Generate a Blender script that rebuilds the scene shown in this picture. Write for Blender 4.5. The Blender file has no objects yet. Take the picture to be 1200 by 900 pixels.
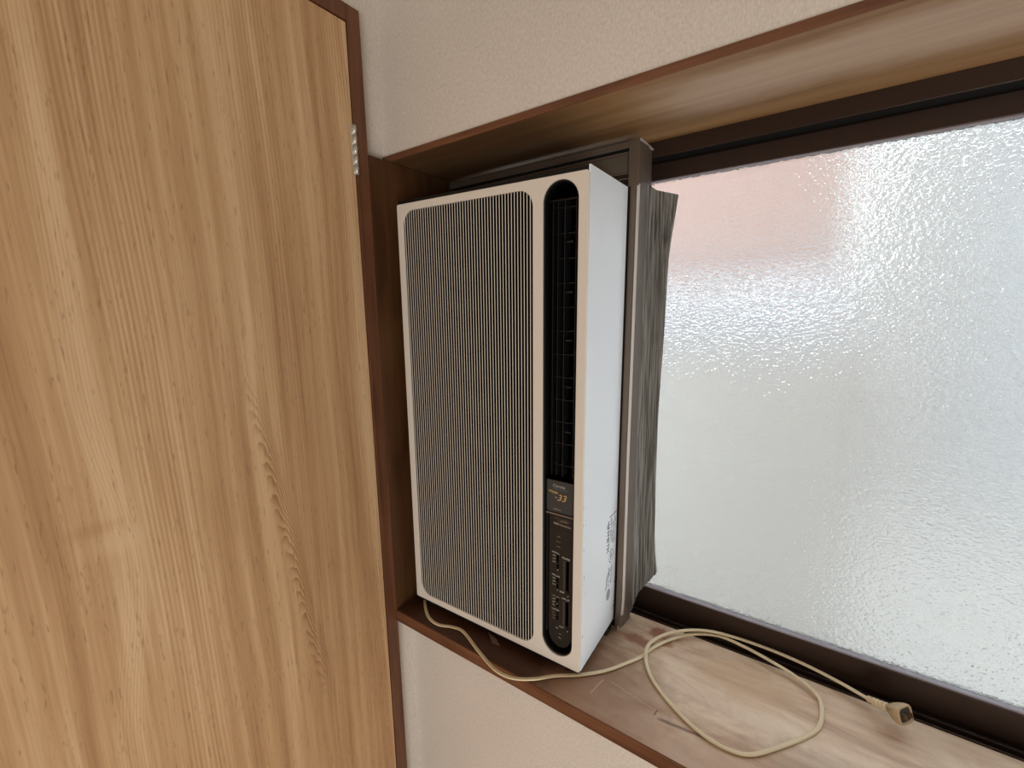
import bpy, bmesh, math, random
from mathutils import Vector, Matrix
random.seed(7)
PI = math.pi
SC = bpy.context.scene
COL = SC.collection

# ------------------------------------------------------------------ camera
F, YAW, PITCH, ROLL = 518.9, -.6127, -.1589, -.0173
cam_data = bpy.data.cameras.new('camera')
cam_data.sensor_width = 36.0
cam_data.lens = 36.0 * F / 1200.0
cam_data.clip_start = .02
cam = bpy.data.objects.new('camera', cam_data)
COL.objects.link(cam)
f_ = Vector((math.sin(YAW) * math.cos(PITCH), math.cos(YAW) * math.cos(PITCH), math.sin(PITCH)))
r_ = Vector((math.cos(YAW), -math.sin(YAW), 0))
u_ = r_.cross(f_)
r2 = r_ * math.cos(ROLL) + u_ * math.sin(ROLL)
u2 = -r_ * math.sin(ROLL) + u_ * math.cos(ROLL)
cam.matrix_world = Matrix(((r2.x, u2.x, -f_.x, .6579), (r2.y, u2.y, -f_.y, -.5757),
                           (r2.z, u2.z, -f_.z, .5818), (0, 0, 0, 1)))
SC.camera = cam

# ------------------------------------------------------------------ world and lights
SC.view_settings.view_transform = 'Standard'
SC.view_settings.look = 'None'
SC.view_settings.gamma = 1
SC.view_settings.exposure = 0.0
world = bpy.data.worlds.new('overcast_sky')
SC.world = world
world.use_nodes = True
wn = world.node_tree.nodes
wn['Background'].inputs[0].default_value = (.78, .90, 1.0, 1)
wn['Background'].inputs[1].default_value = 4.0


def area(name, loc, target, sx, sy, power, col):
    l = bpy.data.lights.new(name, 'AREA')
    l.shape = 'RECTANGLE'
    l.size, l.size_y, l.energy, l.color = sx, sy, power, col
    o = bpy.data.objects.new(name, l)
    COL.objects.link(o)
    o.location = loc
    d = Vector(target) - Vector(loc)
    o.rotation_euler = d.to_track_quat('-Z', 'Z').to_euler()
    return o


# added fill lights: a large low one in mid-room, a small warm one overhead
area('low_room_fill', (1.85, -1.95, -.45), (.1, -.25, -.25), 1.6, .8, 41, (1.0, .94, .87))
area('warm_overhead_fill', (1.3, -1.9, 1.45), (1.0, -1.6, 0), .6, .6, 6, (1.0, .80, .62))

# ------------------------------------------------------------------ helpers


def mat(name, base=(.8, .8, .8), rough=.5, metal=0.0, spec=.5, coat=0.0):
    m = bpy.data.materials.new(name)
    m.use_nodes = True
    b = m.node_tree.nodes['Principled BSDF']
    b.inputs['Base Color'].default_value = (*base, 1)
    b.inputs['Roughness'].default_value = rough
    b.inputs['Metallic'].default_value = metal
    b.inputs['Specular IOR Level'].default_value = spec
    b.inputs['Coat Weight'].default_value = coat
    return m


class NT:
    def __init__(self, m):
        self.t = m.node_tree
        self.n = m.node_tree.nodes
        self.bsdf = self.n.get('Principled BSDF')

    def new(self, kind, **kw):
        n = self.n.new(kind)
        for k, v in kw.items():
            setattr(n, k, v)
        return n

    def link(self, a, b):
        self.t.links.new(a, b)

    def coords(self, scale=(1, 1, 1), loc=(0, 0, 0), rot=(0, 0, 0)):
        tc = self.new('ShaderNodeTexCoord')
        mp = self.new('ShaderNodeMapping')
        mp.inputs['Scale'].default_value = scale
        mp.inputs['Location'].default_value = loc
        mp.inputs['Rotation'].default_value = rot
        self.link(tc.outputs['Object'], mp.inputs['Vector'])
        return mp.outputs[0]

    def noise(self, vec, scale=5, detail=4, rough=.5, dist=0.0):
        n = self.new('ShaderNodeTexNoise')
        n.inputs['Scale'].default_value = scale
        n.inputs['Detail'].default_value = detail
        n.inputs['Roughness'].default_value = rough
        n.inputs['Distortion'].default_value = dist
        self.link(vec, n.inputs['Vector'])
        return n.outputs['Fac']

    def ramp(self, fac, stops):
        r = self.new('ShaderNodeValToRGB')
        el = r.color_ramp.elements
        while len(el) < len(stops):
            el.new(.5)
        for e, (p, c) in zip(el, stops):
            e.position = p
            e.color = (*c, 1) if len(c) == 3 else c
        self.link(fac, r.inputs[0])
        return r.outputs[0]

    def mix(self, fac, a, b, mode='MIX'):
        m = self.new('ShaderNodeMix', data_type='RGBA', blend_type=mode)
        for i, v in ((0, fac), (6, a), (7, b)):
            if isinstance(v, (float, int)):
                m.inputs[i].default_value = v
            elif isinstance(v, tuple):
                m.inputs[i].default_value = (*v, 1)
            else:
                self.link(v, m.inputs[i])
        return m.outputs[2]

    def math(self, op, a, b=None, c=None):
        m = self.new('ShaderNodeMath', operation=op)
        for i, v in enumerate((a, b, c)):
            if v is None:
                continue
            if isinstance(v, (float, int)):
                m.inputs[i].default_value = v
            else:
                self.link(v, m.inputs[i])
        return m.outputs[0]

    def maprange(self, v, a, b, c=0.0, d=1.0, smooth=True):
        m = self.new('ShaderNodeMapRange')
        m.interpolation_type = 'SMOOTHSTEP' if smooth else 'LINEAR'
        for i, x in enumerate((a, b, c, d)):
            m.inputs[i + 1].default_value = x
        self.link(v, m.inputs[0])
        return m.outputs[0]

    def bump(self, h, strength=.3, dist=.001, prev=None):
        b = self.new('ShaderNodeBump')
        b.inputs['Strength'].default_value = strength
        b.inputs['Distance'].default_value = dist
        self.link(h, b.inputs['Height'])
        return b.outputs[0]

    def xyz(self, vec):
        s = self.new('ShaderNodeSeparateXYZ')
        self.link(vec, s.inputs[0])
        return s.outputs

    def color(self, c):
        self.link(c, self.bsdf.inputs['Base Color'])

    def normal(self, c):
        self.link(c, self.bsdf.inputs['Normal'])


def link_mesh(name, bm, m, parent=None, smooth=False):
    me = bpy.data.meshes.new(name)
    bm.normal_update()
    bm.to_mesh(me)
    bm.free()
    return link_data(name, me, m, parent, smooth)


def link_data(name, me, m, parent=None, smooth=False):
    o = bpy.data.objects.new(name, me)
    COL.objects.link(o)
    if m is not None:
        me.materials.clear()
        me.materials.append(m)
    if smooth:
        for p in me.polygons:
            p.use_smooth = True
    if parent is not None:
        o.parent = parent
    return o


def box(bm, x0, x1, y0, y1, z0, z1, bevel=0.0, seg=2):
    vs = [bm.verts.new((x, y, z)) for x in (x0, x1) for y in (y0, y1) for z in (z0, z1)]
    fs = [(0, 1, 3, 2), (4, 6, 7, 5), (0, 4, 5, 1), (2, 3, 7, 6), (0, 2, 6, 4), (1, 5, 7, 3)]
    faces = [bm.faces.new([vs[i] for i in q]) for q in fs]
    if bevel > 0:
        es = list({e for f in faces for e in f.edges})
        bmesh.ops.bevel(bm, geom=es, offset=bevel, segments=seg, profile=.5, affect='EDGES')
    return vs


def boxobj(name, dims, m, parent=None, bevel=0.0):
    bm = bmesh.new()
    box(bm, *dims, bevel=bevel)
    return link_mesh(name, bm, m, parent)


def boxes(name, lst, m, parent=None, bevel=0.0):
    bm = bmesh.new()
    for d in lst:
        box(bm, *d, bevel=bevel)
    return link_mesh(name, bm, m, parent)


def thing(name, label, cat, loc=(0, 0, 0), group=None):
    o = bpy.data.objects.new(name, None)
    COL.objects.link(o)
    o.location = loc
    o.empty_display_size = .05
    o['label'] = label
    o['category'] = cat
    if group:
        o['group'] = group
    return o


def tag(o, label, cat, group=None):
    o['label'] = label
    o['category'] = cat
    if group:
        o['group'] = group
    return o


def struct(o, label=None):
    o['kind'] = 'structure'
    if label:
        o['label'] = label
    return o


def struct_empty(name, label=None):
    o = bpy.data.objects.new(name, None)
    COL.objects.link(o)
    return struct(o, label)


def rrect(x0, x1, y0, y1, r, n=10):
    pts = []
    for cx, cy, a0 in ((x1 - r, y1 - r, 0), (x0 + r, y1 - r, 90), (x0 + r, y0 + r, 180), (x1 - r, y0 + r, 270)):
        for i in range(n + 1):
            a = math.radians(a0 + 90 * i / n)
            pts.append((cx + r * math.cos(a), cy + r * math.sin(a)))
    return pts


def plate(name, loops, thick, bevel, m, parent=None, front=0.0):
    """flat plate in local XZ with holes; front face at y=front, back at front+thick"""
    cu = bpy.data.curves.new(name, 'CURVE')
    cu.dimensions = '2D'
    cu.fill_mode = 'BOTH'
    for lp in loops:
        sp = cu.splines.new('POLY')
        sp.points.add(len(lp) - 1)
        for p, (x, y) in zip(sp.points, lp):
            p.co = (x, y, 0, 1)
        sp.use_cyclic_u = True
    cu.extrude = thick / 2 - bevel
    cu.bevel_depth = bevel
    cu.offset = -bevel
    cu.bevel_resolution = 3
    tmp = bpy.data.objects.new('tmp', cu)
    COL.objects.link(tmp)
    me = bpy.data.meshes.new_from_object(tmp.evaluated_get(bpy.context.evaluated_depsgraph_get()))
    bpy.data.objects.remove(tmp)
    # (x, y, z) -> (x, -z, y): the curve's +z face looks to -y
    me.transform(Matrix(((1, 0, 0, 0), (0, 0, -1, front + thick / 2), (0, 1, 0, 0), (0, 0, 0, 1))))
    o = link_data(name, me, m, parent)
    return o


def text(name, body, size, loc, m, parent, depth=.0003, rot=(PI / 2, 0, 0), shear=0.0, sx=1.0):
    cu = bpy.data.curves.new(name, 'FONT')
    cu.body = body
    cu.size = size
    cu.extrude = depth
    cu.shear = shear
    tmp = bpy.data.objects.new('tmp', cu)
    COL.objects.link(tmp)
    me = bpy.data.meshes.new_from_object(tmp.evaluated_get(bpy.context.evaluated_depsgraph_get()))
    bpy.data.objects.remove(tmp)
    o = link_data(name, me, m, parent)
    o.location = loc
    o.rotation_euler = rot
    o.scale = (sx, 1, 1)
    return o


def sweep(bm, pts, prof, up=Vector((0, 0, 1)), closed_ends=True, scale=None):
    rings = []
    n = len(pts)
    for i, p in enumerate(pts):
        a = pts[max(i - 1, 0)]
        b = pts[min(i + 1, n - 1)]
        t = (b - a).normalized()
        s = t.cross(up)
        if s.length < 1e-5:
            s = Vector((1, 0, 0))
        s.normalize()
        w = s.cross(t).normalized()
        k = scale(i / (n - 1)) if scale else 1
        rings.append([bm.verts.new(p + s * x * k + w * y * k) for x, y in prof])
    m = len(prof)
    for i in range(n - 1):
        for j in range(m):
            bm.faces.new((rings[i][j], rings[i][(j + 1) % m], rings[i + 1][(j + 1) % m], rings[i + 1][j]))
    if closed_ends:
        bm.faces.new(rings[0][::-1])
        bm.faces.new(rings[-1])
    return rings


def circ(r, n=10, cx=0.0, cy=0.0):
    return [(cx + r * math.cos(2 * PI * i / n), cy + r * math.sin(2 * PI * i / n)) for i in range(n)]


def catmull(P, k=8):
    out = []
    Q = [P[0] * 2 - P[1]] + list(P) + [P[-1] * 2 - P[-2]]
    for i in range(1, len(Q) - 2):
        a, b, c, d = Q[i - 1:i + 3]
        for j in range(k):
            t = j / k
            out.append(.5 * ((2 * b) + (c - a) * t + (2 * a - 5 * b + 4 * c - d) * t * t + (3 * b - a - 3 * c + d) * t ** 3))
    out.append(P[-1])
    return out


def cylinder(bm, c, axis, r, h, n=16, r2=None):
    axis = Vector(axis).normalized()
    q = Vector((0, 0, 1)).rotation_difference(axis).to_matrix().to_4x4()
    bmesh.ops.create_cone(bm, cap_ends=True, segments=n, radius1=r, radius2=r if r2 is None else r2, depth=h,
                          matrix=Matrix.Translation(Vector(c)) @ q)


# ------------------------------------------------------------------ materials
def wood_veneer(name, dark, mid, light, axes, fine=1.0, rough=.42, spec=.35, cath=True):
    """long-grain wood; axes = scale per object axis (small along the grain)"""
    m = mat(name, mid, rough, spec=spec)
    t = NT(m)
    v = t.coords(axes)
    big = t.noise(v, 5.5, 3, .5, .6)
    band = t.noise(v, 22, 5, .6, .4)
    finev = t.noise(v, 150 * fine, 4, .65, .2)
    s = t.math('ADD', t.math('MULTIPLY', big, .55), t.math('MULTIPLY', band, .35))
    s = t.math('ADD', s, t.math('MULTIPLY', finev, .22))
    if cath:
        wv = t.new('ShaderNodeTexWave', wave_type='BANDS', bands_direction='DIAGONAL', wave_profile='SAW')
        wv.inputs['Scale'].default_value = 16
        wv.inputs['Distortion'].default_value = 5
        wv.inputs['Detail'].default_value = 3
        wv.inputs['Detail Scale'].default_value = 1.1
        t.link(v, wv.inputs['Vector'])
        zone = t.maprange(t.noise(t.coords(axes, loc=(3.1, 1.7, .3)), 7, 1, .4), .46, .62)
        s = t.math('ADD', s, t.math('MULTIPLY', t.math('MULTIPLY', wv.outputs['Fac'], zone), .13))
    c = t.ramp(s, [(.38, dark), (.55, mid), (.72, light)])
    t.color(c)
    t.normal(t.bump(finev, .12, .0006))
    return m


# door leaf: honey-brown ash-like veneer, grain upright, an arched figure near the hinge side
def door_material():
    m = mat('ash_veneer', (.32, .19, .10), .45, spec=.3)
    t = NT(m)
    v0 = t.coords((1, 1, 1))
    X, Y, Z = t.xyz(v0)
    warp = t.noise(t.coords((1, 3.0, .8), loc=(0, .3, .2)), 1.7, 1, .4)
    lean = t.math('MULTIPLY', Z, .02)
    yy = t.math('ADD', t.math('ADD', Y, lean), t.math('MULTIPLY', warp, .03))
    cb = t.new('ShaderNodeCombineXYZ')
    t.link(yy, cb.inputs[1])
    t.link(t.math('MULTIPLY', Z, .022), cb.inputs[2])
    vv = cb.outputs[0]
    big = t.noise(vv, 13, 3, .55)
    band = t.noise(vv, 46, 4, .6)
    fine = t.noise(vv, 330, 3, .6)
    s = t.math('ADD', t.math('MULTIPLY', big, .50), t.math('MULTIPLY', band, .38))
    s = t.math('ADD', s, t.math('MULTIPLY', fine, .16))
    # fine growth lines in upright zones
    ln = t.new('ShaderNodeTexWave', wave_type='BANDS', bands_direction='Y')
    ln.inputs['Scale'].default_value = 62
    ln.inputs['Distortion'].default_value = 2.2
    ln.inputs['Detail'].default_value = 2
    ln.inputs['Detail Scale'].default_value = 3
    t.link(vv, ln.inputs['Vector'])
    lz = t.maprange(t.noise(vv, 9, 1, .4), .50, .62)
    s = t.math('ADD', s, t.math('MULTIPLY', t.math('MULTIPLY', ln.outputs['Fac'], lz), .07))
    # arched (cathedral) figure: nested parabolas opening downwards, right flank strongest
    wz = t.math('MULTIPLY', t.math('SUBTRACT', t.noise(t.coords((1, 6, 2.2)), 5, 3, .6), .5), .10)
    dy = t.math('ADD', Y, t.math('ADD', .2275, t.math('MULTIPLY', Z, .127)))
    g = t.math('ADD', t.math('ADD', Z, wz), t.math('MULTIPLY', t.math('MULTIPLY', dy, dy), 260))
    rings = t.math('FRACT', t.math('MULTIPLY', g, 40))
    rings = t.math('MULTIPLY', rings, rings)
    rz = t.math('MULTIPLY', t.maprange(t.math('ABSOLUTE', t.math('SUBTRACT', dy, .010)), .018, .006),
                t.math('MULTIPLY', t.maprange(Z, .56, .38), t.maprange(Z, -.12, .08)))
    s = t.math('SUBTRACT', s, t.math('MULTIPLY', t.math('MULTIPLY', rings, rz), .17))
    # second, fainter figure by the hinge edge
    dy2 = t.math('ADD', Y, .092)
    g2 = t.math('ADD', t.math('ADD', Z, wz), t.math('MULTIPLY', t.math('MULTIPLY', dy2, dy2), 900))
    r2_ = t.math('MULTIPLY', t.math('FRACT', t.math('MULTIPLY', g2, 45)), t.maprange(t.math('ABSOLUTE', dy2), .022, .006))
    s = t.math('SUBTRACT', s, t.math('MULTIPLY', t.math('MULTIPLY', r2_, t.maprange(Z, .30, .10)), .06))
    # pale ribbon with fine lines that bends at a small knot
    bend = t.math('MULTIPLY', t.maprange(Z, .52, .30), .020)
    rc = t.math('ADD', t.math('ADD', Y, .457), t.math('ADD', t.math('MULTIPLY', bend, -1.0), t.math('MULTIPLY', t.maprange(Z, .30, .05), .028)))
    rib = t.maprange(t.math('ABSOLUTE', rc), .020, .006)
    rline = t.math('MULTIPLY', t.math('SINE', t.math('MULTIPLY', rc, 1900)), .022)
    s = t.math('ADD', s, t.math('MULTIPLY', rib, t.math('ADD', .055, rline)))
    kz = t.math('SUBTRACT', Z, .325)
    ky = t.math('MULTIPLY', t.math('ADD', Y, .450), .55)
    kn = t.maprange(t.math('SQRT', t.math('ADD', t.math('MULTIPLY', kz, kz), t.math('MULTIPLY', ky, ky))), .024, .000)
    s = t.math('ADD', s, t.math('MULTIPLY', kn, .04))
    kz2 = t.math('SUBTRACT', Z, .348)
    ky2 = t.math('MULTIPLY', t.math('ADD', Y, .466), .28)
    kn2 = t.maprange(t.math('SQRT', t.math('ADD', t.math('MULTIPLY', kz2, kz2), t.math('MULTIPLY', ky2, ky2))), .012, .002)
    s = t.math('SUBTRACT', s, t.math('MULTIPLY', kn2, .035))
    c = t.ramp(s, [(.385, (.29, .155, .070)), (.47, (.42, .25, .125)), (.55, (.53, .34, .18)), (.65, (.67, .48, .29))])
    # tiny dark pores
    pore = t.noise(t.coords((1, 1, .12)), 420, 2, .5)
    c = t.mix(t.maprange(pore, .62, .72, 0, .35), c, (.14, .07, .03))
    t.color(c)
    t.normal(t.bump(fine, .10, .0005))
    return m


def varnish_material():
    m = mat('red_brown_varnished_wood', (.16, .055, .028), .42, spec=.4)
    t = NT(m)
    n1 = t.noise(t.coords((1, 1, .06)), 60, 4, .6, .4)
    n2 = t.noise(t.coords((1.5, 1.5, .5)), 9, 3, .5)
    s = t.math('ADD', t.math('MULTIPLY', n1, .5), t.math('MULTIPLY', n2, .5))
    t.color(t.ramp(s, [(.35, (.072, .027, .012)), (.52, (.130, .053, .025)), (.68, (.20, .086, .042))]))
    t.normal(t.bump(n1, .08, .0004))
    return m


def fascia_material():
    m = mat('red_brown_fascia_wood', (.16, .055, .028), .42, spec=.4)
    t = NT(m)
    n1 = t.noise(t.coords((.06, 1, 1)), 70, 4, .6, .4)
    n2 = t.noise(t.coords((.5, 1.5, 1.5)), 12, 3, .5)
    s = t.math('ADD', t.math('MULTIPLY', n1, .5), t.math('MULTIPLY', n2, .5))
    t.color(t.ramp(s, [(.35, (.080, .030, .014)), (.52, (.150, .062, .030)), (.68, (.22, .098, .049))]))
    return m


def side_panel_material():
    m = mat('dark_walnut_panel', (.2, .1, .05), .45, spec=.35)
    t = NT(m)
    n1 = t.noise(t.coords((1, 1, .05)), 55, 4, .6, .5)
    n2 = t.noise(t.coords((1, 1, .3)), 14, 3, .5, .6)
    s = t.math('ADD', t.math('MULTIPLY', n1, .4), t.math('MULTIPLY', n2, .6))
    t.color(t.ramp(s, [(.32, (.040, .016, .006)), (.5, (.076, .033, .012)), (.7, (.12, .058, .024))]))
    return m


def sill_material():
    """window board: varnished where the unit kept it covered, sun-bleached and water-marked beside it"""
    m = mat('sun_bleached_sill_wood', (.4, .3, .22), .5, spec=.4)
    t = NT(m)
    v = t.coords((1, 1, 1))
    X, Y, Z = t.xyz(v)
    g = t.coords((.07, 1, 1))
    n1 = t.noise(g, 60, 5, .62, .6)
    n2 = t.noise(g, 14, 4, .6, .8)
    n3 = t.noise(t.coords((.4, 1, 1), loc=(.2, .1, 0)), 15, 5, .65, .8)
    s = t.math('ADD', t.math('MULTIPLY', n1, .22), t.math('ADD', t.math('MULTIPLY', n2, .28), t.math('MULTIPLY', n3, .5)))
    ble = t.ramp(s, [(.38, (.50, .33, .22)), (.46, (.67, .505, .365)), (.54, (.80, .64, .48)), (.64, (.90, .79, .64))])
    var = t.ramp(s, [(.36, (.045, .018, .009)), (.52, (.075, .032, .016)), (.7, (.12, .055, .028))])  # old varnish, its colour darkened further for the shade under the unit
    wob = t.math('MULTIPLY', t.math('SUBTRACT', t.noise(v, 16, 3, .6), .5), .09)
    mask = t.maprange(t.math('ADD', X, wob), .30, .40)
    worn = t.ramp(s, [(.36, (.20, .105, .055)), (.52, (.32, .185, .105)), (.7, (.46, .30, .19))])
    mask2 = t.maprange(t.math('ADD', t.math('ADD', X, t.math('MULTIPLY', Y, .5)), t.math('MULTIPLY', wob, 1.5)), .38, .56)
    c = t.mix(mask, var, t.mix(mask2, worn, ble))
    # pinkish band along the front edge and warm band near the window
    pk = t.math('MULTIPLY', t.maprange(t.math('ADD', Y, wob), .04, -.05), mask)
    c = t.mix(t.math('MULTIPLY', pk, .5), c, (.48, .31, .23))
    # red-brown water stains
    def blot(cx, cy, r, sx=1.0):
        dx = t.math('MULTIPLY', t.math('SUBTRACT', X, cx), sx)
        dy = t.math('SUBTRACT', Y, cy)
        d = t.math('SQRT', t.math('ADD', t.math('MULTIPLY', dx, dx), t.math('MULTIPLY', dy, dy)))
        d = t.math('ADD', d, t.math('MULTIPLY', t.math('SUBTRACT', t.noise(v, 45, 4, .7), .5), r * 1.6))
        return t.maprange(d, r, r * .35)
    for cx, cy, r, sx, k, cc in ((.455, .168, .022, .8, .85, (.26, .09, .04)), (.43, .130, .016, .4, .8, (.24, .09, .045)),
                                 (.474, .150, .014, 1, .75, (.32, .13, .06)), (.60, .135, .06, .6, .45, (.66, .43, .24)),
                                 (.46, .03, .06, .6, .35, (.33, .20, .14)), (.70, .03, .05, .5, .3, (.30, .21, .16)),
                                 (.40, .06, .045, .7, .35, (.24, .13, .08))):
        c = t.mix(t.math('MULTIPLY', blot(cx, cy, r, sx), k), c, cc)
    # pale scratches and a dark wet line
    def stroke(x0, y0, x1, y1, w):
        L = math.hypot(x1 - x0, y1 - y0)
        ux, uy = (x1 - x0) / L, (y1 - y0) / L
        a = t.math('SUBTRACT', X, x0)
        b = t.math('SUBTRACT', Y, y0)
        al = t.math('ADD', t.math('MULTIPLY', a, ux), t.math('MULTIPLY', b, uy))
        ac = t.math('SUBTRACT', t.math('MULTIPLY', b, ux), t.math('MULTIPLY', a, uy))
        ac = t.math('ADD', ac, t.math('MULTIPLY', t.math('SUBTRACT', t.noise(v, 60, 2, .5), .5), .004))
        m1 = t.maprange(t.math('ABSOLUTE', ac), w, w * .3)
        m2 = t.math('MULTIPLY', t.maprange(al, 0, L * .1), t.maprange(al, L, L * .9))
        return t.math('MULTIPLY', m1, m2)
    for x0, y0, x1, y1, w, k, cc in ((.405, -.022, .412, .018, .0012, .7, (.66, .52, .40)),
                                     (.415, .020, .52, .000, .0011, .6, (.62, .46, .34)),
                                     (.425, .003, .47, -.004, .0012, .3, (.6, .45, .33)),
                                     (.500, -.006, .60, .004, .0035, .75, (.16, .10, .085)),
                                     (.498, -.004, .500, .008, .0015, .8, (.16, .09, .06))):
        c = t.mix(t.math('MULTIPLY', stroke(x0, y0, x1, y1, w), k), c, cc)
    t.color(c)
    t.normal(t.bump(n1, .10, .0005))
    return m


def head_material():
    m = mat('faded_head_board_wood', (.4, .27, .16), .5, spec=.35)
    t = NT(m)
    v = t.coords((1, 1, 1))
    X, Y, Z = t.xyz(v)
    g = t.coords((.05, 1, 1))
    n1 = t.noise(g, 70, 5, .6, .5)
    n2 = t.noise(g, 16, 4, .6, .6)
    s = t.math('ADD', t.math('MULTIPLY', n1, .4), t.math('MULTIPLY', n2, .6))
    c0 = t.ramp(s, [(.36, (.20, .105, .042)), (.52, (.32, .185, .082)), (.7, (.44, .27, .13))])
    fade = t.ramp(s, [(.36, (.42, .30, .21)), (.6, (.53, .41, .31)), (.75, (.60, .48, .38))])
    wob = t.math('MULTIPLY', t.math('SUBTRACT', t.noise(t.coords((.4, 1, 1)), 18, 3, .6), .5), .07)
    yw = t.math('ADD', Y, wob)
    mk = t.math('MULTIPLY', t.maprange(yw, .145, .10), t.maprange(yw, .0, .035))
    mk = t.math('MULTIPLY', mk, t.maprange(t.math('ADD', X, t.math('MULTIPLY', wob, 1.3)), .40, .52))
    c = t.mix(t.math('MULTIPLY', mk, .8), c0, fade)
    dk = t.maprange(X, .42, .25, 0, .75)  # shade above the unit put into the board colour
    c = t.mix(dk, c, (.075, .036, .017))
    t.color(c)
    t.normal(t.bump(n1, .08, .0005))
    return m


def wallpaper_material():
    m = mat('woven_wallpaper', (.60, .55, .50), .85, spec=.2)
    t = NT(m)
    a = t.noise(t.coords((1, 1, .35)), 520, 2, .5)
    b = t.noise(t.coords((.6, 1, 1)), 300, 3, .6)
    h = t.math('ADD', t.math('MULTIPLY', a, .6), t.math('MULTIPLY', b, .4))
    big = t.noise(t.coords((1, 1, 1)), 3, 3, .5)
    c = t.ramp(t.math('ADD', t.math('MULTIPLY', h, .75), t.math('MULTIPLY', big, .25)),
               [(.36, (.56, .52, .475)), (.62, (.72, .68, .63))])
    t.color(c)
    t.normal(t.bump(h, .35, .0006))
    return m


M_DOOR = door_material()
M_VARN = varnish_material()
M_FASC = fascia_material()
M_PANEL = side_panel_material()
M_SILL = sill_material()
M_HEAD = head_material()
M_PAPER = wallpaper_material()
M_BROWN_ALU = mat('bronze_anodised_aluminium', (.036, .020, .014), .40, metal=.35, spec=.5)
M_GROOVE = mat('black_track_groove', (.008, .007, .007), .6)
M_SEALWHITE = mat('glazing_bead_grey', (.30, .28, .33), .4)
M_STEEL = mat('hinge_steel', (.62, .60, .55), .38, metal=.7)
M_CREAM = mat('cream_painted_plastic', (.70, .668, .615), .45, spec=.35)
M_SLAT = mat('cream_grille_slat', (.78, .75, .69), .45, spec=.35)
M_BLACK = mat('black_plastic_and_shade', (.006, .006, .0065), .4, spec=.3)
M_BLACKGL = mat('glossy_black_vane', (.010, .010, .011), .3, spec=.4)
M_DEEP = mat('dark_interior', (.0015, .0015, .002), .9, spec=.0)
M_FILTER = mat('dark_filter_mesh', (.006, .0055, .0055), .9, spec=.0)
M_LABEL = mat('smoked_grey_label', (.040, .040, .042), .4, spec=.4)
M_CTRL = mat('dark_brown_control_panel', (.017, .014, .012), .45, spec=.3)
M_GOLD = mat('gold_print', (.62, .45, .19), .4, metal=.3)
M_PALEPRINT = mat('pale_grey_print', (.42, .42, .38), .5)
M_DIMPRINT = mat('dim_beige_print', (.22, .18, .15), .5)
M_TEAL = mat('teal_print', (.14, .20, .20), .5)
M_INK = mat('faded_dark_print', (.13, .14, .17), .6)
M_INKL = mat('faded_grey_print', (.34, .37, .42), .6)
M_FRAME = mat('grey_brown_painted_steel', (.125, .098, .078), .42, metal=.2)
M_FRAMEEDGE = mat('pale_edge_and_highlight', (.62, .58, .54), .35, metal=.2)
M_RUBBER = mat('black_rubber', (.01, .01, .01), .6)
M_CORD = mat('aged_cream_cord', (.78, .67, .46), .5, spec=.35)
M_PLUG = mat('aged_cream_plug', (.50, .38, .22), .5)
M_PLUGFACE = mat('scorched_plug_face', (.035, .035, .036), .55)
M_BRASS = mat('dull_brass', (.25, .17, .10), .4, metal=.7)


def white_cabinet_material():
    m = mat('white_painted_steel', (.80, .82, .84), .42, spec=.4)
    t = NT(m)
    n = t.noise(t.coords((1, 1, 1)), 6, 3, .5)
    c = t.ramp(n, [(.3, (.79, .865, .95)), (.7, (.83, .90, .97))])  # cool window light put into the side's bluish white
    # chips in the paint near the front edge
    X, Y, Z = t.xyz(t.coords((1, 1, 1)))
    ch = t.noise(t.coords((1, 1, .22), loc=(.31, .0, .1)), 330, 2, .6)
    edge = t.math('MULTIPLY', t.maprange(Y, .016, .009), t.maprange(Z, .42, .30))
    c = t.mix(t.math('MULTIPLY', t.maprange(ch, .66, .70), edge), c, (.10, .10, .11))
    t.color(c)
    return m


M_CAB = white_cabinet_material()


def bellows_material():
    m = mat('grey_vinyl_bellows', (.20, .205, .20), .55)
    t = NT(m)
    n = t.noise(t.coords((1, 1, .02)), 400, 3, .6)
    t.color(t.ramp(n, [(.38, (.045, .043, .038)), (.60, (.235, .24, .225))]))
    return m


M_BELLOWS = bellows_material()


def frosted_glass_material():
    m = bpy.data.materials.new('pebbled_frosted_glass')
    m.use_nodes = True
    t = NT(m)
    t.n.remove(t.bsdf)
    out = [n for n in t.n if n.type == 'OUTPUT_MATERIAL'][0]
    v = t.coords((1, 1, 1))
    h1 = t.noise(t.coords((.8, 1, 1.2)), 270, 1.5, .5, .15)
    h2 = t.noise(v, 150, 2, .5)
    h = t.math('ADD', t.math('MULTIPLY', h1, .9), t.math('MULTIPLY', h2, .1))
    bp = t.bump(h, 1.0, .0045)
    rf = t.new('ShaderNodeBsdfRefraction')
    rf.inputs['IOR'].default_value = 1.16
    rf.inputs['Roughness'].default_value = .05
    rf.inputs['Color'].default_value = (.96, .945, .92, 1)
    t.link(bp, rf.inputs['Normal'])
    tr = t.new('ShaderNodeBsdfTranslucent')
    tr.inputs['Color'].default_value = (.80, .83, .82, 1)
    t.link(bp, tr.inputs['Normal'])
    gl = t.new('ShaderNodeBsdfGlossy')
    gl.inputs['Roughness'].default_value = .35
    t.link(bp, gl.inputs['Normal'])
    m1 = t.new('ShaderNodeMixShader')
    m1.inputs[0].default_value = .14
    t.link(rf.outputs[0], m1.inputs[1])
    t.link(tr.outputs[0], m1.inputs[2])
    m2 = t.new('ShaderNodeMixShader')
    m2.inputs[0].default_value = .05
    t.link(m1.outputs[0], m2.inputs[1])
    t.link(gl.outputs[0], m2.inputs[2])
    t.link(m2.outputs[0], out.inputs[0])
    return m


M_GLASS = frosted_glass_material()

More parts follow.
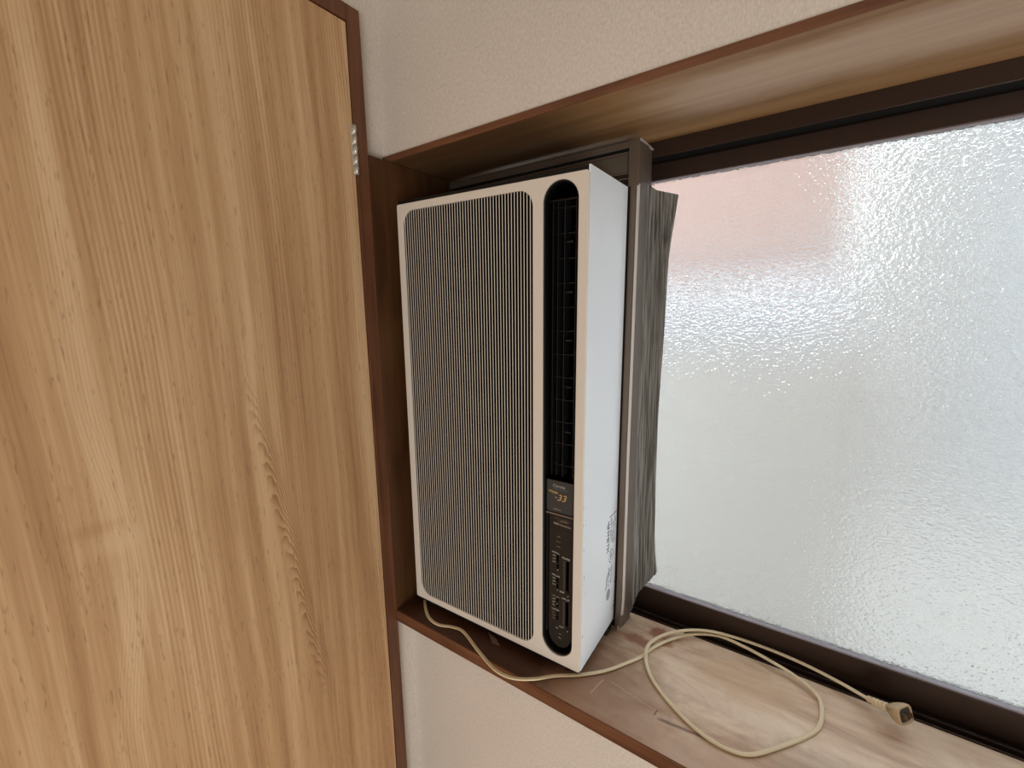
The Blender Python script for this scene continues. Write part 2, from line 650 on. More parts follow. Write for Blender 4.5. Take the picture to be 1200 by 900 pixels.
# ------------------------------------------------------------------ room shell
HT = .853          # underside of the head board
YB = .195          # back edge of sill and head board (window frame starts)
NX = 2.06          # right end of the niche
FZ, CZ = -.92, 1.50
RX, RY = 3.4, -3.2
struct(boxes('wall_north', [(-.14, NX + .02, .0, .30, FZ, -.024), (-.14, NX + .02, .0, .30, HT + .0115, CZ),
                            (NX + .02, RX, .0, .30, FZ, CZ), (-.14, -.02, .0, .30, -.024, HT + .0115)], M_PAPER),
       'off-white wallpapered wall around the window niche')
struct(boxes('wall_west', [(-.14, -.022, -.055, .0, FZ, CZ), (-.14, -.022, RY, -.055, 1.055, CZ),
                           (-.14, -.022, RY, -.97, FZ, 1.055)], M_PAPER),
       'narrow off-white wallpapered wall strip beside the door')
struct(boxobj('wall_east', (RX, RX + .1, RY, .30, FZ, CZ), M_PAPER))
struct(boxobj('wall_south', (-.14, RX + .1, RY - .1, RY, FZ, CZ), M_PAPER))
M_FLOOR = wood_veneer('floor_boards', (.14, .07, .03), (.24, .13, .06), (.34, .2, .1), (1, .06, 1))
struct(boxobj('floor', (-.14, RX + .1, RY - .1, .30, FZ - .05, FZ), M_FLOOR))
struct(boxobj('ceiling', (-.14, RX + .1, RY - .1, .30, CZ, CZ + .05), M_PAPER))

# niche boards
struct(boxobj('trim_1', (.0, NX, -.0545, YB, -.0237, 0), M_SILL, bevel=.0012), 'window sill board, bleached on the right')
struct(boxobj('trim_2', (.0005, NX, -.0565, -.0525, -.0232, -.0008), M_FASC, bevel=.0008), 'red-brown front edge of the sill board')
struct(boxobj('trim_3', (-.0215, NX, -.0035, YB, HT, HT + .0113), M_HEAD, bevel=.0006), 'head board over the window niche')
struct(boxobj('trim_4', (-.0215, NX, -.0050, -.0030, HT + .0002, HT + .0111), M_FASC, bevel=.0004), 'red-brown front edge of the head board')
struct(boxobj('trim_5', (-.0215, .0, -.0525, YB + .07, -.0200, HT - .0008), M_PANEL, bevel=.0008), 'dark brown wooden panel lining the left side of the niche')
struct(boxobj('trim_6', (NX, NX + .02, -.005, YB + .07, 0.0, HT), M_PANEL))

# ------------------------------------------------------------------ door
door = struct_empty('door_1', 'light brown wood-veneer door with upright grain')
DZ = 1.042
leaf = boxobj('door_leaf', (-.036, -.001, -.93, -.0800, FZ + .008, DZ), M_DOOR, door, bevel=.0012)
cas = boxes('door_casing', [(-.10, .0, -.0785, -.0532, FZ, DZ + .0275), (-.10, .0, -.96, -.0785, DZ + .002, DZ + .0275),
                            (-.10, .0, -.96, -.932, FZ, DZ + .002)], M_VARN, door, bevel=.0010)
cas['label'] = 'red-brown wooden door casing'
hinge = bpy.data.objects.new('hinge', None)
COL.objects.link(hinge)
hinge.parent = door
hinge.location = (.0015, -.0792, .8515)
hinge['label'] = 'small steel butt hinge'
for k in range(5):
    bm = bmesh.new()
    cylinder(bm, (0, 0, -.0310 + k * .0155), (0, 0, 1), .0036, .0149, 14)
    link_mesh('knuckle', bm, M_STEEL, hinge, True)
bm = bmesh.new()
box(bm, -.0022, -.0012, -.0065, -.0005, -.038, .038)
link_mesh('hinge_leaf', bm, M_STEEL, hinge)
# dark stop behind the door leaf
st = boxobj('door_stop', (-.10, -.037, -.935, -.0535, FZ, DZ + .02), M_GROOVE, door)

# ------------------------------------------------------------------ window
win = struct_empty('window_1', 'bronze aluminium sliding window with frosted glass')
W0, W1 = .002, NX - .002
SY = YB + .0275
# head and sill tracks of the outer frame: each lip is its own rail
boxobj('head_rail', (W0, W1, YB, YB + .004, .829, HT + .008), M_BROWN_ALU, win, bevel=.0006)
boxobj('head_track_lip', (W0, W1, YB + .0095, YB + .0115, .8325, HT + .008), M_GROOVE, win)
boxobj('head_channel', (W0, W1, YB + .004, YB + .075, .846, HT + .010), M_GROOVE, win)
boxobj('track_divider', (W0, W1, SY + .0212, SY + .0240, .806, .848), M_GROOVE, win)
boxobj('sill_rail', (W0, W1, YB + .0005, YB + .0025, -.012, .0022), M_BROWN_ALU, win, bevel=.0004)
boxobj('sill_track_lip', (W0, W1, YB + .0115, YB + .0140, -.012, .0035), M_BROWN_ALU, win, bevel=.0004)
boxobj('sill_channel', (W0, W1, YB + .0005, YB + .090, -.020, -.010), M_GROOVE, win)
boxes('frame_jamb', [(W0, W0 + .006, YB, YB + .08, -.01, .85), (W1 - .02, W1, YB, YB + .08, -.01, .85)], M_BROWN_ALU, win)
# inner sash, slid against the unit
GZ0, GZ1 = .047, .799
sash = boxes('sash_frame', [(.352, 1.30, SY, SY + .020, -.006, GZ0 - .0012), (.352, 1.30, SY, SY + .020, GZ1 + .0008, .8275),
                            (.352, .392, SY, SY + .020, GZ0, GZ1), (1.26, 1.30, SY, SY + .020, GZ0, GZ1)],
             M_BROWN_ALU, win, bevel=.0015)
boxes('glazing_bead', [(.392, 1.26, SY + .001, SY + .008, GZ0 - .0012, GZ0 + .0012),
                       (.392, 1.26, SY + .001, SY + .008, GZ1 - .0008, GZ1 + .0010)], M_SEALWHITE, sash)
boxobj('glass_pane', (.388, 1.264, SY + .009, SY + .013, GZ0 - .003, GZ1 + .003), M_GLASS, sash)
sash2 = boxes('sash_frame', [(1.16, W1 - .02, SY + .028, SY + .046, -.006, GZ0), (1.16, W1 - .02, SY + .028, SY + .046, GZ1, .838),
                             (1.16, 1.20, SY + .028, SY + .046, GZ0, GZ1), (W1 - .06, W1 - .02, SY + .028, SY + .046, GZ0, GZ1)],
              M_BROWN_ALU, win, bevel=.0015)
boxobj('glass_pane', (1.198, W1 - .058, SY + .035, SY + .039, GZ0 - .003, GZ1 + .003), M_GLASS, sash2)

# ------------------------------------------------------------------ air conditioner
ac = thing('air_conditioner', 'tall white window air conditioner with striped grille standing on the sill', 'air conditioner')
EU = Vector((.9997, .0260, -.0162)).normalized()
EW = Vector((.0165, -.0108, 1.0)).normalized()
EV = EW.cross(EU).normalized()
EU = EV.cross(EW).normalized()
ac.matrix_world = Matrix(((EU.x, EV.x, EW.x, .0224), (EU.y, EV.y, EW.y, -.0195), (EU.z, EV.z, EW.z, .020), (0, 0, 0, 1)))
AW, AH, AD = .3588, .750, .148
GX0, GX1, GW0, GW1 = .0130, .2740, .0118, .738
PX0, PX1, PW0, PW1 = .2905, .3450, .0140, .7435
outer = rrect(0, AW, 0, AH, .0035)
grille_hole = rrect(GX0, GX1, GW0, GW1, .024)
pill = rrect(PX0, PX1, PW0, PW1, (PX1 - PX0) / 2 - .0003, 16)
fp = plate('front_panel', [outer, grille_hole, pill], .0034, .0006, M_CREAM, ac)
# cabinet: open shell of side, top, bottom; left and top shade put into the black
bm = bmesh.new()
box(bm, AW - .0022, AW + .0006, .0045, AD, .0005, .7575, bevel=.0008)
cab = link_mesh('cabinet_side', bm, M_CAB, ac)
boxobj('cabinet_side', (.0005, .0025, .0045, AD, .0005, .7560), M_BLACK, ac)
boxobj('cabinet_top', (.003, AW - .0024, .0062, AD, .7500, .7565), M_BLACK, ac)
boxobj('base_pan', (.002, AW - .0035, .0035, AD - .005, -.0075, .0), M_BLACK, ac, bevel=.002)
boxobj('inner_body', (.004, AW - .004, .060, .140, .002, .748), M_DEEP, ac)
# rounded cream edge where the front panel turns to the side
bm = bmesh.new()
box(bm, AW - .003, AW + .0003, .0005, .0058, .004, .7475, bevel=.0016, seg=3)
link_mesh('corner_trim', bm, M_CREAM, ac, True)
for x in (.02, AW - .035):
    for y in (.012, .125):
        bm = bmesh.new()
        cylinder(bm, (x + .008, y + .004, -.0135), (0, 0, 1), .007, .012, 14)
        link_mesh('rubber_foot', bm, M_RUBBER, ac)
boxobj('rear_foot', (.3330, .3590, .118, .1440, -.0178, -.0080), M_RUBBER, ac, bevel=.0025)
# grille slats
NS = 48
pitch = (.2722 - .0148) / NS
bm = bmesh.new()
box(bm, -.00054, .00054, .0010, .0014, GW0 - .004, GW1 + .004)
sl0 = link_mesh('slat', bm, M_SLAT, ac)
sl0.location = (.0148 + pitch * .5, 0, 0)
for k in range(1, NS):
    s = sl0.copy()
    s.location = (.0148 + pitch * (k + .5), 0, 0)
    COL.objects.link(s)
boxobj('air_filter', (.006, .282, .030, .034, .006, .744), M_FILTER, ac)
boxobj('divider', (.2805, .2850, .0125, .058, .004, .746), M_BLACK, ac)
# outlet housing: a black pill-shaped well with louvre vanes
rim_o = rrect(PX0 - .003, PX1 + .003, PW0 - .003, PW1 + .003, (PX1 - PX0) / 2 + .0025, 16)
rim_i = rrect(PX0 + .0022, PX1 - .0022, PW0 + .0022, PW1 - .0022, (PX1 - PX0) / 2 - .0026, 16)
plate('outlet_rim', [rim_o, rim_i], .010, .0004, M_BLACK, ac, front=.0036)
boxobj('outlet_back', (.286, .350, .050, .053, .006, .746), M_DEEP, ac)
for u, wdt, m in ((.2985, .0018, M_BLACK), (.3065, .0009, M_BLACKGL), (.3170, .0012, M_BLACKGL), (.3345, .0010, M_BLACKGL)):
    boxobj('louver_vane', (u - wdt / 2, u + wdt / 2, .016, .034, .316, .722), m, ac)
for k in range(12):
    w = .332 + k * .0345
    boxobj('cross_vane', (.2955, .3420, .022, .040, w - .0005, w + .0005), M_BLACKGL, ac)
boxobj('louver_frame_bar', (.2930, .3430, .014, .018, .7195, .7215), M_BLACK, ac)
for w in (.396, .465, .534, .603, .672):
    bm = bmesh.new()
    cylinder(bm, (.3255, .0165, w - .008), (1, 0, 0), .0014, .010, 8)
    link_mesh('louver_link', bm, M_BLACKGL, ac)


def scribble(name, x0, x1, z, h, m, parent, y, n=None, slope=0.0, rot=None, seed=1, wgt=.16):
    """a line of tiny unreadable print: a few strokes per character; laid in local XZ at depth y"""
    rnd = random.Random(seed)
    bm = bmesh.new()
    n = n or max(2, int((x1 - x0) / (h * .85)))
    cwid = (x1 - x0) / n
    th = h * wgt
    for i in range(n):
        cx = x0 + cwid * (i + .08)
        cz = z + slope * (cx - x0)
        w = cwid * .78
        k = rnd.choice((0, 1, 2, 3, 4))
        segs = [((0, .0), (0, 1)), ((0, 1), (1, 1)), ((1, 1), (1, .5)), ((0, .5), (1, .5)), ((1, 0), (1, .5)), ((0, 0), (1, 0))]
        pick = {0: (0, 1, 3), 1: (0, 3, 4), 2: (1, 2, 3, 5), 3: (0, 5), 4: (0, 1, 2, 3, 4)}[k]
        for q in pick:
            (ax, az), (bx, bz) = segs[q]
            xa, xb = sorted((cx + ax * w, cx + bx * w))
            za, zb = sorted((cz + az * h, cz + bz * h))
            box(bm, xa - th / 2, xb + th / 2, y - .0002, y + .0002, za - th / 2, zb + th / 2)
    return link_mesh(name, bm, m, parent)


# label plate with the maker's line and the gold figure
lp = plate('label_plate', [rrect(.2938, .3408, .2585, .3105, .0015, 3)], .003, .0006, M_LABEL, ac, front=.0085)
text('maker_mark', 'Corona', .0068, (.3045, .0083, .3000), M_PALEPRINT, lp, .0001, shear=.15)
scribble('small_print', .3060, .3300, .2962, .0014, M_TEAL, lp, .0084, n=9, seed=3)
scribble('gold_print', .2985, .3140, .2905, .0030, M_GOLD, lp, .0084, n=4, slope=-.12, seed=5, wgt=.2)
text('gold_figure', '33', .0150, (.3120, .0083, .2790), M_GOLD, lp, .0001, shear=.3, sx=1.05)
boxobj('gold_stroke', (.3085, .3128, .0083, .0086, .2828, .2836), M_GOLD, lp)
scribble('small_print', .3060, .3200, .2630, .0018, M_PALEPRINT, lp, .0084, n=5, seed=8)
boxobj('label_ledge', (.2940, .3405, .0070, .0110, .2548, .2572), mat('bronze_strip', (.16, .115, .09), .4), ac)
# control panel under it
ctrl_pts = [(.2975, .2535), (.2975, .045)] + [(.3178 + .0203 * math.cos(a), .0445 + .0235 * math.sin(a)) for a in
                                            [PI + i * PI / 14 for i in range(1, 14)]] + [(.3405, .045), (.3405, .2535)]
cp = plate('control_panel', [ctrl_pts], .003, .0006, M_CTRL, ac, front=.0105)
boxobj('panel_side_strip', (.2942, .2962, .0085, .012, .045, .2535), M_BLACKGL, ac)
CY = .0104
scribble('heading_print', .306, .337, .2475, .0012, M_DIMPRINT, cp, CY, n=8, slope=-.05, seed=11)
scribble('heading_print', .314, .332, .2435, .0016, M_DIMPRINT, cp, CY, n=5, seed=12, wgt=.3)
scribble('heading_print', .306, .336, .2380, .0022, mat('beige_print', (.34, .27, .21), .5), cp, CY, n=8, slope=-.06, seed=13, wgt=.3)
for w, a in ((.2165, .9), (.2080, .6), (.1990, .5)):
    scribble('mode_print', .311, .319, w, .0018, M_DIMPRINT, cp, CY, n=3, seed=int(w * 1e4))
for (w0, w1) in ((.1230, .1790), (.0600, .1080)):
    # temperature and timer slots with scale ticks
    sl = boxobj('slider_slot', (.3285, .3335, CY - .0002, CY + .0004, w0, w1), M_DEEP, cp)
    boxobj('slider_knob', (.3288, .3332, CY - .0028, CY, w0 + .002, w0 + .0075), M_BLACK, cp, bevel=.0006)
    bm = bmesh.new()
    n = 14
    for i in range(n):
        z = w0 + (w1 - w0) * (i + .5) / n
        box(bm, .3232, .3268, CY - .0002, CY + .0002, z - .0003, z + .0003)
    link_mesh('scale_mark', bm, M_DIMPRINT, cp)
    scribble('slot_heading', .3215, .3350, w1 + .0035, .0026, M_PALEPRINT, cp, CY, n=4, seed=int(w0 * 999), slope=-.05, wgt=.22)
    scribble('slot_footing', .3175, .3255, w0 - .001, .0022, M_PALEPRINT, cp, CY, n=3, seed=int(w0 * 777), wgt=.22)
    bm = bmesh.new()
    cylinder(bm, (.3325, CY - .0002, w0 - .0035), (0, -1, 0), .0009, .0006, 10)
    link_mesh('indicator_dot', bm, M_PALEPRINT, cp)
for w0, w1, dot in ((.1620, .1850, .1655), (.1270, .1450, .1300), (.0930, .1080, .1050), (.0700, .0840, None)):
    boxobj('switch_slot', (.3120, .3152, CY - .0002, CY + .0004, w0, w1), M_DEEP, cp)
    boxobj('switch_knob', (.3122, .3150, CY - .0025, CY, w0 + .008, w0 + .0125), M_BLACK, cp, bevel=.0005)
    scribble('switch_heading', .3035, .3170, w1 + .0030, .0022, M_PALEPRINT if dot != .105 else M_DIMPRINT, cp, CY, n=5,
             seed=int(w1 * 1234), slope=-.08, wgt=.22)
    for j in range(3):
        scribble('switch_print', .3045, .3095, w1 - .003 - j * .0055, .0020, M_DIMPRINT if dot is None else M_PALEPRINT, cp, CY, n=2,
                 seed=int(w0 * 555) + j)
    if dot:
        bm = bmesh.new()
        cylinder(bm, (.3136, CY - .0002, dot - .006), (0, -1, 0), .0009, .0006, 10)
        link_mesh('indicator_dot', bm, M_PALEPRINT, cp)
for j, (u, w) in enumerate(((.3110, .0545), (.3170, .0455), (.3165, .0380))):
    scribble('foot_print', u, u + .0045, w, .0016, M_PALEPRINT, cp, CY, n=2, seed=60 + j, slope=-.2)

# printed notices on the white side (frame: v = depth, w = height)
side = bpy.data.objects.new('printed_notice', None)
COL.objects.link(side)
side.parent = ac
side.location = (AW + .0008, 0, 0)
side.rotation_euler = (0, 0, PI / 2)          # local x -> depth, local -y -> +u
side['label'] = 'faded grey printed notices and emblem on the white side'


def side_line(v0, w0, w1, h, m, seed, wgt=.18, n=None):
    """a line of print running upwards"""
    o = scribble('notice_print', 0, w1 - w0, 0, h, m, side, 0.0, n=n, seed=seed, wgt=wgt)
    o.location = (v0, 0, w0)
    o.rotation_euler = (0, -PI / 2, 0)
    return o


side_line(.1120, .1560, .2120, .0080, M_INK, 21, n=9)
side_line(.1240, .1700, .2130, .0050, M_INKL, 22, n=8)
side_line(.1320, .1640, .2050, .0040, M_INKL, 23, n=9)
side_line(.1400, .1600, .2150, .0030, M_INKL, 24, n=12)
boxobj('notice_rule', (.1130, .1440, -.0002, .0002, .2170, .2186), M_INK, side)
bm = bmesh.new()
for i in range(28):
    a0, a1 = 2 * PI * i / 28, 2 * PI * (i + 1) / 28
    if i % 9 == 4:
        continue
    vs = []
    for a, r in ((a0, .0090), (a1, .0090), (a1, .0103), (a0, .0103)):
        vs.append(bm.verts.new((.1240 + r * math.cos(a), -.0002, .1415 + r * 1.25 * math.sin(a))))
    bm.faces.new(vs)
for d in ((.1232, .1248, .134, .149), (.119, .129, .1408, .1420)):
    box(bm, d[0], d[1], -.0002, .0002, d[2], d[3])
link_mesh('emblem_ring', bm, M_INK, side)
bm = bmesh.new()
quad = lambda pts: bm.faces.new([bm.verts.new((a, -.0002, b)) for a, b in pts])
quad([(.1010, .0840), (.1060, .0860), (.1150, .1170), (.1060, .1100)])
quad([(.1160, .1010), (.1200, .1040), (.1210, .1180), (.1170, .1150)])
link_mesh('emblem_block', bm, M_INKL, side)
side_line(.1180, .0860, .1230, .0035, M_INKL, 31, n=8)
side_line(.1300, .0880, .1240, .0060, M_INKL, 32, n=5)
bm = bmesh.new()
cylinder(bm, (.1160, 0, .0700), (0, 1, 0), .0085, .0004, 28)
bmesh.ops.scale(bm, vec=(1, 1, 1.25), verts=bm.verts, space=Matrix.Translation((0, 0, -.0700)))
link_mesh('emblem_disc', bm, M_INKL, side)
bm = bmesh.new()
cylinder(bm, (AW + .001, .149, .078), (1, 0, 0), .0035, .004, 14)
link_mesh('side_screw', bm, M_BLACK, ac)
bm = bmesh.new()
cylinder(bm, (AW + .001, .145, .030), (1, 0, 0), .0018, .002, 10)
link_mesh('side_screw', bm, M_FRAME, ac)

# ------------------------------------------------------------------ mounting frame with bellows
fr = thing('mounting_frame', 'grey-brown steel mounting frame with pleated side seal behind the air conditioner', 'frame', (0, 0, 0))
# right upright: folded channel, plan outline swept along z with a slight taper
bm = bmesh.new()
plan_b = [(.3855, .136), (.3880, .136), (.3885, .134), (.3945, .134), (.3990, .1480), (.4010, .1720), (.3990, .1720), (.3970, .1500),
          (.3925, .1380), (.3855, .1395)]
def upright(zs):
    rings = []
    for z, dx in zs:
        rings.append([bm.verts.new((x + dx, y, z)) for x, y in plan_b])
    for a, b in zip(rings, rings[1:]):
        for j in range(len(plan_b)):
            k = (j + 1) % len(plan_b)
            bm.faces.new((a[j], a[k], b[k], b[j]))
    bm.faces.new(rings[0][::-1]); bm.faces.new(rings[-1])
upright([(.004, -.0045), (.06, -.0020), (.33, .0000), (.78, .0060), (.842, .0065)])
link_mesh('upright', bm, M_FRAME, fr)
# rolled edge: the window light's highlight is put into its pale colour
bm = bmesh.new()
path = [Vector((.3965 + dx, .1400, z)) for z, dx in ((.03, -.004), (.06, -.0020), (.33, .0), (.66, .0045), (.778, .0060))]
sweep(bm, path, [(-.0022, -.003), (.0006, -.003), (.0006, .003), (-.0022, .003)], up=Vector((0, 1, 0)))
re_ = link_mesh('rolled_edge_highlight', bm, M_FRAMEEDGE, fr)
# top bracket that grips the head rail: side plate, notched
bm = bmesh.new()
pl = [(.150, .771), (.150, .8420), (.1945, .8405), (.1945, .8200), (.1945, .7850), (.178, .7840)]
a = [bm.verts.new((.4030, y, z)) for y, z in pl]
b = [bm.verts.new((.4050, y, z)) for y, z in pl]
bm.faces.new(a[::-1]); bm.faces.new(b)
for i in range(len(pl)):
    j = (i + 1) % len(pl)
    bm.faces.new((a[i], a[j], b[j], b[i]))
link_mesh('top_bracket', bm, M_FRAME, fr)
boxobj('bracket_flange', (.3885, .4055, .1345, .1365, .775, .8425), M_FRAME, fr, bevel=.0004)
boxobj('bracket_lip', (.4045, .4075, .136, .1945, .8405, .8425), M_FRAMEEDGE, fr)
# horizontal top channel: lip, groove, panel, ridges
boxobj('top_rail', (.010, .3890, .1360, .1375, .8325, .8425), M_FRAME, fr, bevel=.0003)
boxobj('top_channel', (.010, .3890, .1375, .1500, .8440, .8460), M_FRAME, fr)
boxobj('channel_back', (.010, .3890, .1500, .1520, .826, .8460), M_GROOVE, fr)
boxobj('channel_lip', (.010, .3890, .1400, .1412, .8255, .8285), M_FRAME, fr)
boxobj('top_panel', (.010, .3890, .1410, .1430, .7990, .8250), mat('olive_grey_steel', (.11, .095, .075), .45, metal=.2), fr)
for k in range(4):
    boxobj('seal_ridge', (.010, .3890, .1405, .1430, .7840 + k * .0040, .7862 + k * .0040), M_FRAME if k % 2 else M_BROWN_ALU, fr)
boxobj('back_plate', (.010, .3890, .1440, .1460, .006, .826), M_GROOVE, fr)
boxobj('left_upright', (.004, .0200, .1400, .1640, .002, .8460), M_BROWN_ALU, fr)
boxobj('bottom_rail', (.010, .3850, .1400, .1480, .001, .0120), M_BLACK, fr)
# pleated bellows: plan curve from the upright to the glass, vertical pleats
bm = bmesh.new()
outer_x = [(.086, .4334), (.154, .4265), (.265, .4241), (.409, .4253), (.545, .4294), (.673, .4332), (.7696, .4447)]
def ox(z):
    if z <= outer_x[0][0]:
        return outer_x[0][1]
    for (z0, x0), (z1, x1) in zip(outer_x, outer_x[1:]):
        if z <= z1:
            return x0 + (x1 - x0) * (z - z0) / (z1 - z0)
    return outer_x[-1][1]
def ix(z):
    return .3935 + .0105 * max(0, min(1, (z - .03) / .75))
NP = 27
grid = []
NZ = 26
for j in range(NZ + 1):
    t = j / NZ
    row = []
    for i in range(NP + 1):
        s = i / NP
        z0 = .014 + .076 * max(0, (s - .15) / .85) ** .9
        z1 = .786 - .0165 * s
        z = z0 + (z1 - z0) * t
        xi, xo = ix(z), ox(max(z, .086))
        # light part runs back almost square, the dark part turns outwards
        bend = s / .45 * .22 if s < .45 else .22 + (s - .45) / .55 * .78
        x = xi + (xo - xi) * bend
        y = .1735 + .0400 * (s / .45 * .62 if s < .45 else .62 + (s - .45) / .55 * .38)
        zig = (.0007 if i % 2 else -.0007) * (1 if 0 < i < NP else 0)
        wob = .0008 * math.sin(z * 23 + i * 1.7)
        row.append(bm.verts.new((x + zig * .8 + wob * .4, y - zig * .6, z)))
    grid.append(row)
for j in range(NZ):
    for i in range(NP):
        bm.faces.new((grid[j][i], grid[j][i + 1], grid[j + 1][i + 1], grid[j + 1][i]))
bel = link_mesh('bellows_seal', bm, M_BELLOWS, fr)
sm = bel.modifiers.new('thickness', 'SOLIDIFY')
sm.thickness = .0008
sm.offset = 0
bm = bmesh.new()
path = [Vector((ix(z) + .0005, .1722, z)) for z in (.05, .2, .4, .6, .787)]
sweep(bm, path, [(-.0006, -.0010), (.0010, -.0010), (.0010, .0010), (-.0006, .0010)], up=Vector((0, 1, 0)))
link_mesh('seal_bead', bm, M_FRAMEEDGE, fr)
# foot bracket of the seal with two screws
bm = bmesh.new()
pl = [(.130, .0015), (.130, .0060), (.158, .0300), (.176, .0220), (.190, .0200), (.186, .0010)]
a = [bm.verts.new((.3885, y, z)) for y, z in pl]
b = [bm.verts.new((.3900, y, z)) for y, z in pl]
bm.faces.new(a[::-1]); bm.faces.new(b)
for i in range(len(pl)):
    j = (i + 1) % len(pl)
    bm.faces.new((a[i], a[j], b[j], b[i]))
fb = link_mesh('foot_bracket', bm, mat('pale_grey_steel', (.42, .40, .37), .4, metal=.2), fr)
for y in (.1640, .1750):
    bm = bmesh.new()
    cylinder(bm, (.3905, y, .0150), (1, 0, 0), .0022, .0018, 12)
    link_mesh('screw', bm, M_GROOVE, fb)

# ------------------------------------------------------------------ power cord and plug
cordt = thing('power_cord', 'aged cream twin power cord looped across the sill, ending in a plug', 'cord', (0, 0, 0))
R = .0022
zc = R + .0006
ctrl = [(.040, .030, zc), (.028, .005, zc), (.032, -.008, zc), (.069, -.036, zc), (.102, -.043, zc), (.130, -.033, zc), (.156, -.031, zc), (.208, -.052, zc + .0005),
        (.258, -.069, zc + .0008), (.291, -.067, zc + .0008), (.320, -.049, zc), (.345, -.025, zc), (.378, -.0, zc), (.409, .031, zc), (.432, .066, zc),
        (.448, .095, zc), (.458, .125, zc), (.476, .157, zc + .001), (.504, .185, .0085), (.544, .203, .012), (.585, .201, .012), (.626, .192, .0105),
        (.663, .181, .008), (.691, .163, zc + .002), (.698, .139, zc), (.695, .105, zc), (.681, .078, zc), (.653, .041, zc),
        (.622, .007, zc), (.593, -.002, zc), (.559, .003, zc), (.519, .023, zc), (.478, .055, zc), (.456, .088, zc + .0015),
        (.450, .119, zc + .005), (.462, .152, zc + .0055), (.488, .177, .0135), (.526, .199, .0165), (.568, .209, .0165), (.621, .213, .0150),
        (.670, .208, .0150), (.716, .198, .0140), (.741, .190, .0130), (.753, .186, .0125)]
pts = catmull([Vector(p) for p in ctrl], 7)
r1 = .0015
prof = [(-r1 + r1 * math.cos(a), r1 * math.sin(a)) for a in [math.radians(d) for d in (60, 90, 130, 180, 230, 270, 300)]] + \
       [(r1 + r1 * math.cos(a), r1 * math.sin(a)) for a in [math.radians(d) for d in (240, 270, 310, 0, 50, 90, 120)]]
bm = bmesh.new()
sweep(bm, pts, prof)
link_mesh('cord', bm, M_CORD, cordt, True)
# plug: local x along its axis
plug = bpy.data.objects.new('plug', None)
COL.objects.link(plug)
plug.parent = cordt
p0, p1 = Vector((.7525, .1862, .0126)), Vector((.791, .1580, .0300))
dx = (p1 - p0).normalized()
dz = Vector((0, 0, 1))
dy = dz.cross(dx).normalized()
dz = dx.cross(dy)
plug.matrix_world = Matrix(((dx.x, dy.x, dz.x, p0.x), (dx.y, dy.y, dz.y, p0.y), (dx.z, dy.z, dz.z, p0.z), (0, 0, 0, 1)))
plug.scale = (1.25, 1.0, 1.05)
plug['label'] = 'cream plug with ribbed strain relief and scorched face'
bm = bmesh.new()
prof_r = []
x = 0.0
for k in range(5):
    prof_r += [(x, .0026 + k * .0003), (x + .0007, .0046 + k * .00035), (x + .0028, .0046 + k * .00035), (x + .0035, .0026 + k * .0003)]
    x += .0047
prev = None
for xx, rr in prof_r:
    ring = [bm.verts.new((xx, 1.05 * rr * math.cos(2 * PI * i / 16), .9 * rr * math.sin(2 * PI * i / 16))) for i in range(16)]
    if prev:
        for i in range(16):
            bm.faces.new((prev[i], prev[(i + 1) % 16], ring[(i + 1) % 16], ring[i]))
    prev = ring
link_mesh('strain_relief', bm, M_CORD, plug)
bm = bmesh.new()
def sq_ring(xx, hy, hz, e=.5, n=24):
    out = []
    for i in range(n):
        a = 2 * PI * i / n
        c, s = math.cos(a), math.sin(a)
        out.append(bm.verts.new((xx, hy * math.copysign(abs(c) ** e, c), hz * math.copysign(abs(s) ** e, s))))
    return out
prev = None
for xx, hy, hz in ((.0225, .0048, .0045), (.0240, .0062, .0058), (.0270, .0090, .0078), (.0310, .0122, .0095), (.0350, .0138, .0108),
                   (.0385, .0140, .0112), (.0400, .0134, .0106), (.0400, .0112, .0086), (.0385, .0108, .0082)):
    ring = sq_ring(xx, hy, hz)
    if prev:
        for i in range(24):
            bm.faces.new((prev[i], prev[(i + 1) % 24], ring[(i + 1) % 24], ring[i]))
    else:
        bm.faces.new(ring)
    prev = ring
pb = link_mesh('plug_body', bm, M_PLUG, plug, True)
bm = bmesh.new()
ra = sq_ring(.0386, .0108, .0082)
rb = sq_ring(.0393, .0100, .0074)
for i in range(24):
    bm.faces.new((ra[i], ra[(i + 1) % 24], rb[(i + 1) % 24], rb[i]))
bm.faces.new(rb)
link_mesh('plug_face', bm, M_PLUGFACE, plug)
for s in (-1, 1):
    boxobj('prong', (.0393, .0440, s * .0055 - .0008, s * .0055 + .0008, -.0032, .0032), M_BRASS, plug)

# scrap of masking tape under the front of the unit
bm = bmesh.new()
vs = [bm.verts.new(p) for p in ((.192, -.004, .0006), (.216, -.022, .0006), (.232, -.020, .0010), (.216, -.010, .0016))]
fc = bm.faces.new(vs)
bmesh.ops.solidify(bm, geom=[fc], thickness=.0004)
tape = link_mesh('paper_scrap', bm, mat('pale_paper', (.42, .33, .25), .7))
tag(tape, 'small pale scrap of paper on the sill under the air conditioner', 'paper')

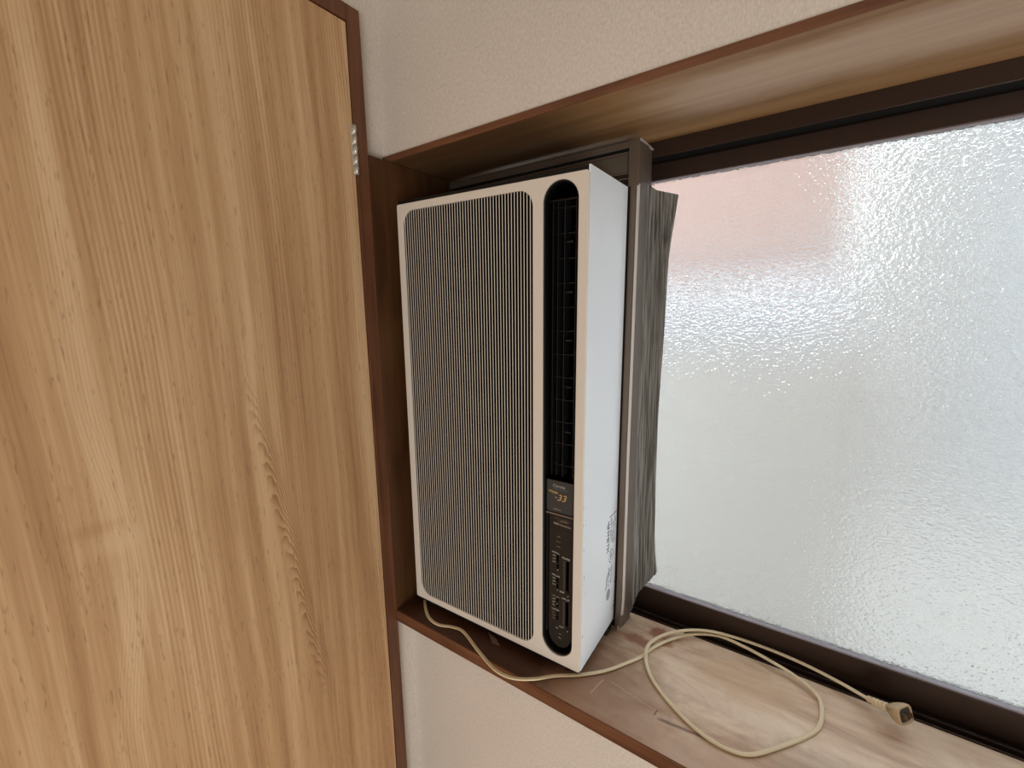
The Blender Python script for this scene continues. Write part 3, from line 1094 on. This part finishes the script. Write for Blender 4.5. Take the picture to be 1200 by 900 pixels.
# ------------------------------------------------------------------ outdoors, seen only as blur through the frosted pane
GY = 1.25
M_FENCE = mat('pale_grey_siding', (.44, .405, .37), .7)
M_PINK = mat('pinkish_beige_render', (.49, .315, .265), .8)
M_WHITE = mat('white_render', (.47, .44, .41), .8)
M_PALEBLUE = mat('pale_blue_grey_render', (.43, .445, .50), .8)
M_BLUEGREY = mat('blue_grey_render', (.375, .38, .39), .8)
M_SLATE = mat('grey_blue_tiles', (.33, .36, .40), .7)
M_GROUND = mat('concrete_ground', (.40, .375, .345), .9)
struct(boxobj('ground', (-6, 8, .31, 12, -1.05, -1.0), M_GROUND))
gw = boxobj('garden_wall', (-3.5, .80, GY, GY + .12, -1.0, .46), M_FENCE)
tag(gw, 'pale grey-green garden wall blurred behind the frosted pane', 'wall')
hb = thing('neighbour_house', 'pinkish beige house wall blurred behind the upper left of the frosted pane', 'house', (-1.5, 1.6, -1.0))
def hpart(name, dims, m):
    o = boxobj(name, dims, m, None)
    o.parent = hb
    o.matrix_parent_inverse = Matrix.Translation((1.5, -1.6, 1.0))
    return o
hpart('house_wall', (-3.5, .68, 1.30, 1.42, .72, 2.6), M_PINK)
hpart('house_post', (-3.5, -3.2, 1.30, 2.8, -1.0, .72), M_WHITE)
hpart('roof', (-3.6, .72, 1.25, 2.9, 2.6, 2.7), M_SLATE)
fh = thing('distant_house', 'light grey house with grey roof blurred behind the right of the frosted pane', 'house', (3.6, 5.0, -1.0))
def fpart(name, dims, m):
    o = boxobj(name, dims, m, None)
    o.parent = fh
    o.matrix_parent_inverse = Matrix.Translation((-3.6, -5.0, 1.0))
    return o
fpart('house_wall', (-2.5, .78, 4.0, 5.0, -1.0, .84), M_PALEBLUE)
fpart('house_wall', (.78, 1.06, 4.0, 5.0, -1.0, 2.2), M_WHITE)
fpart('house_wall', (1.17, 1.50, 4.0, 5.0, -1.0, 2.2), M_WHITE)
fpart('house_wall', (1.50, 6.0, 3.9, 5.0, -1.0, 2.2), M_BLUEGREY)
fpart('roof', (.70, 1.06, 3.8, 5.1, 2.2, 2.3), M_SLATE)
fpart('roof', (1.17, 6.1, 3.8, 5.1, 2.2, 2.3), M_SLATE)
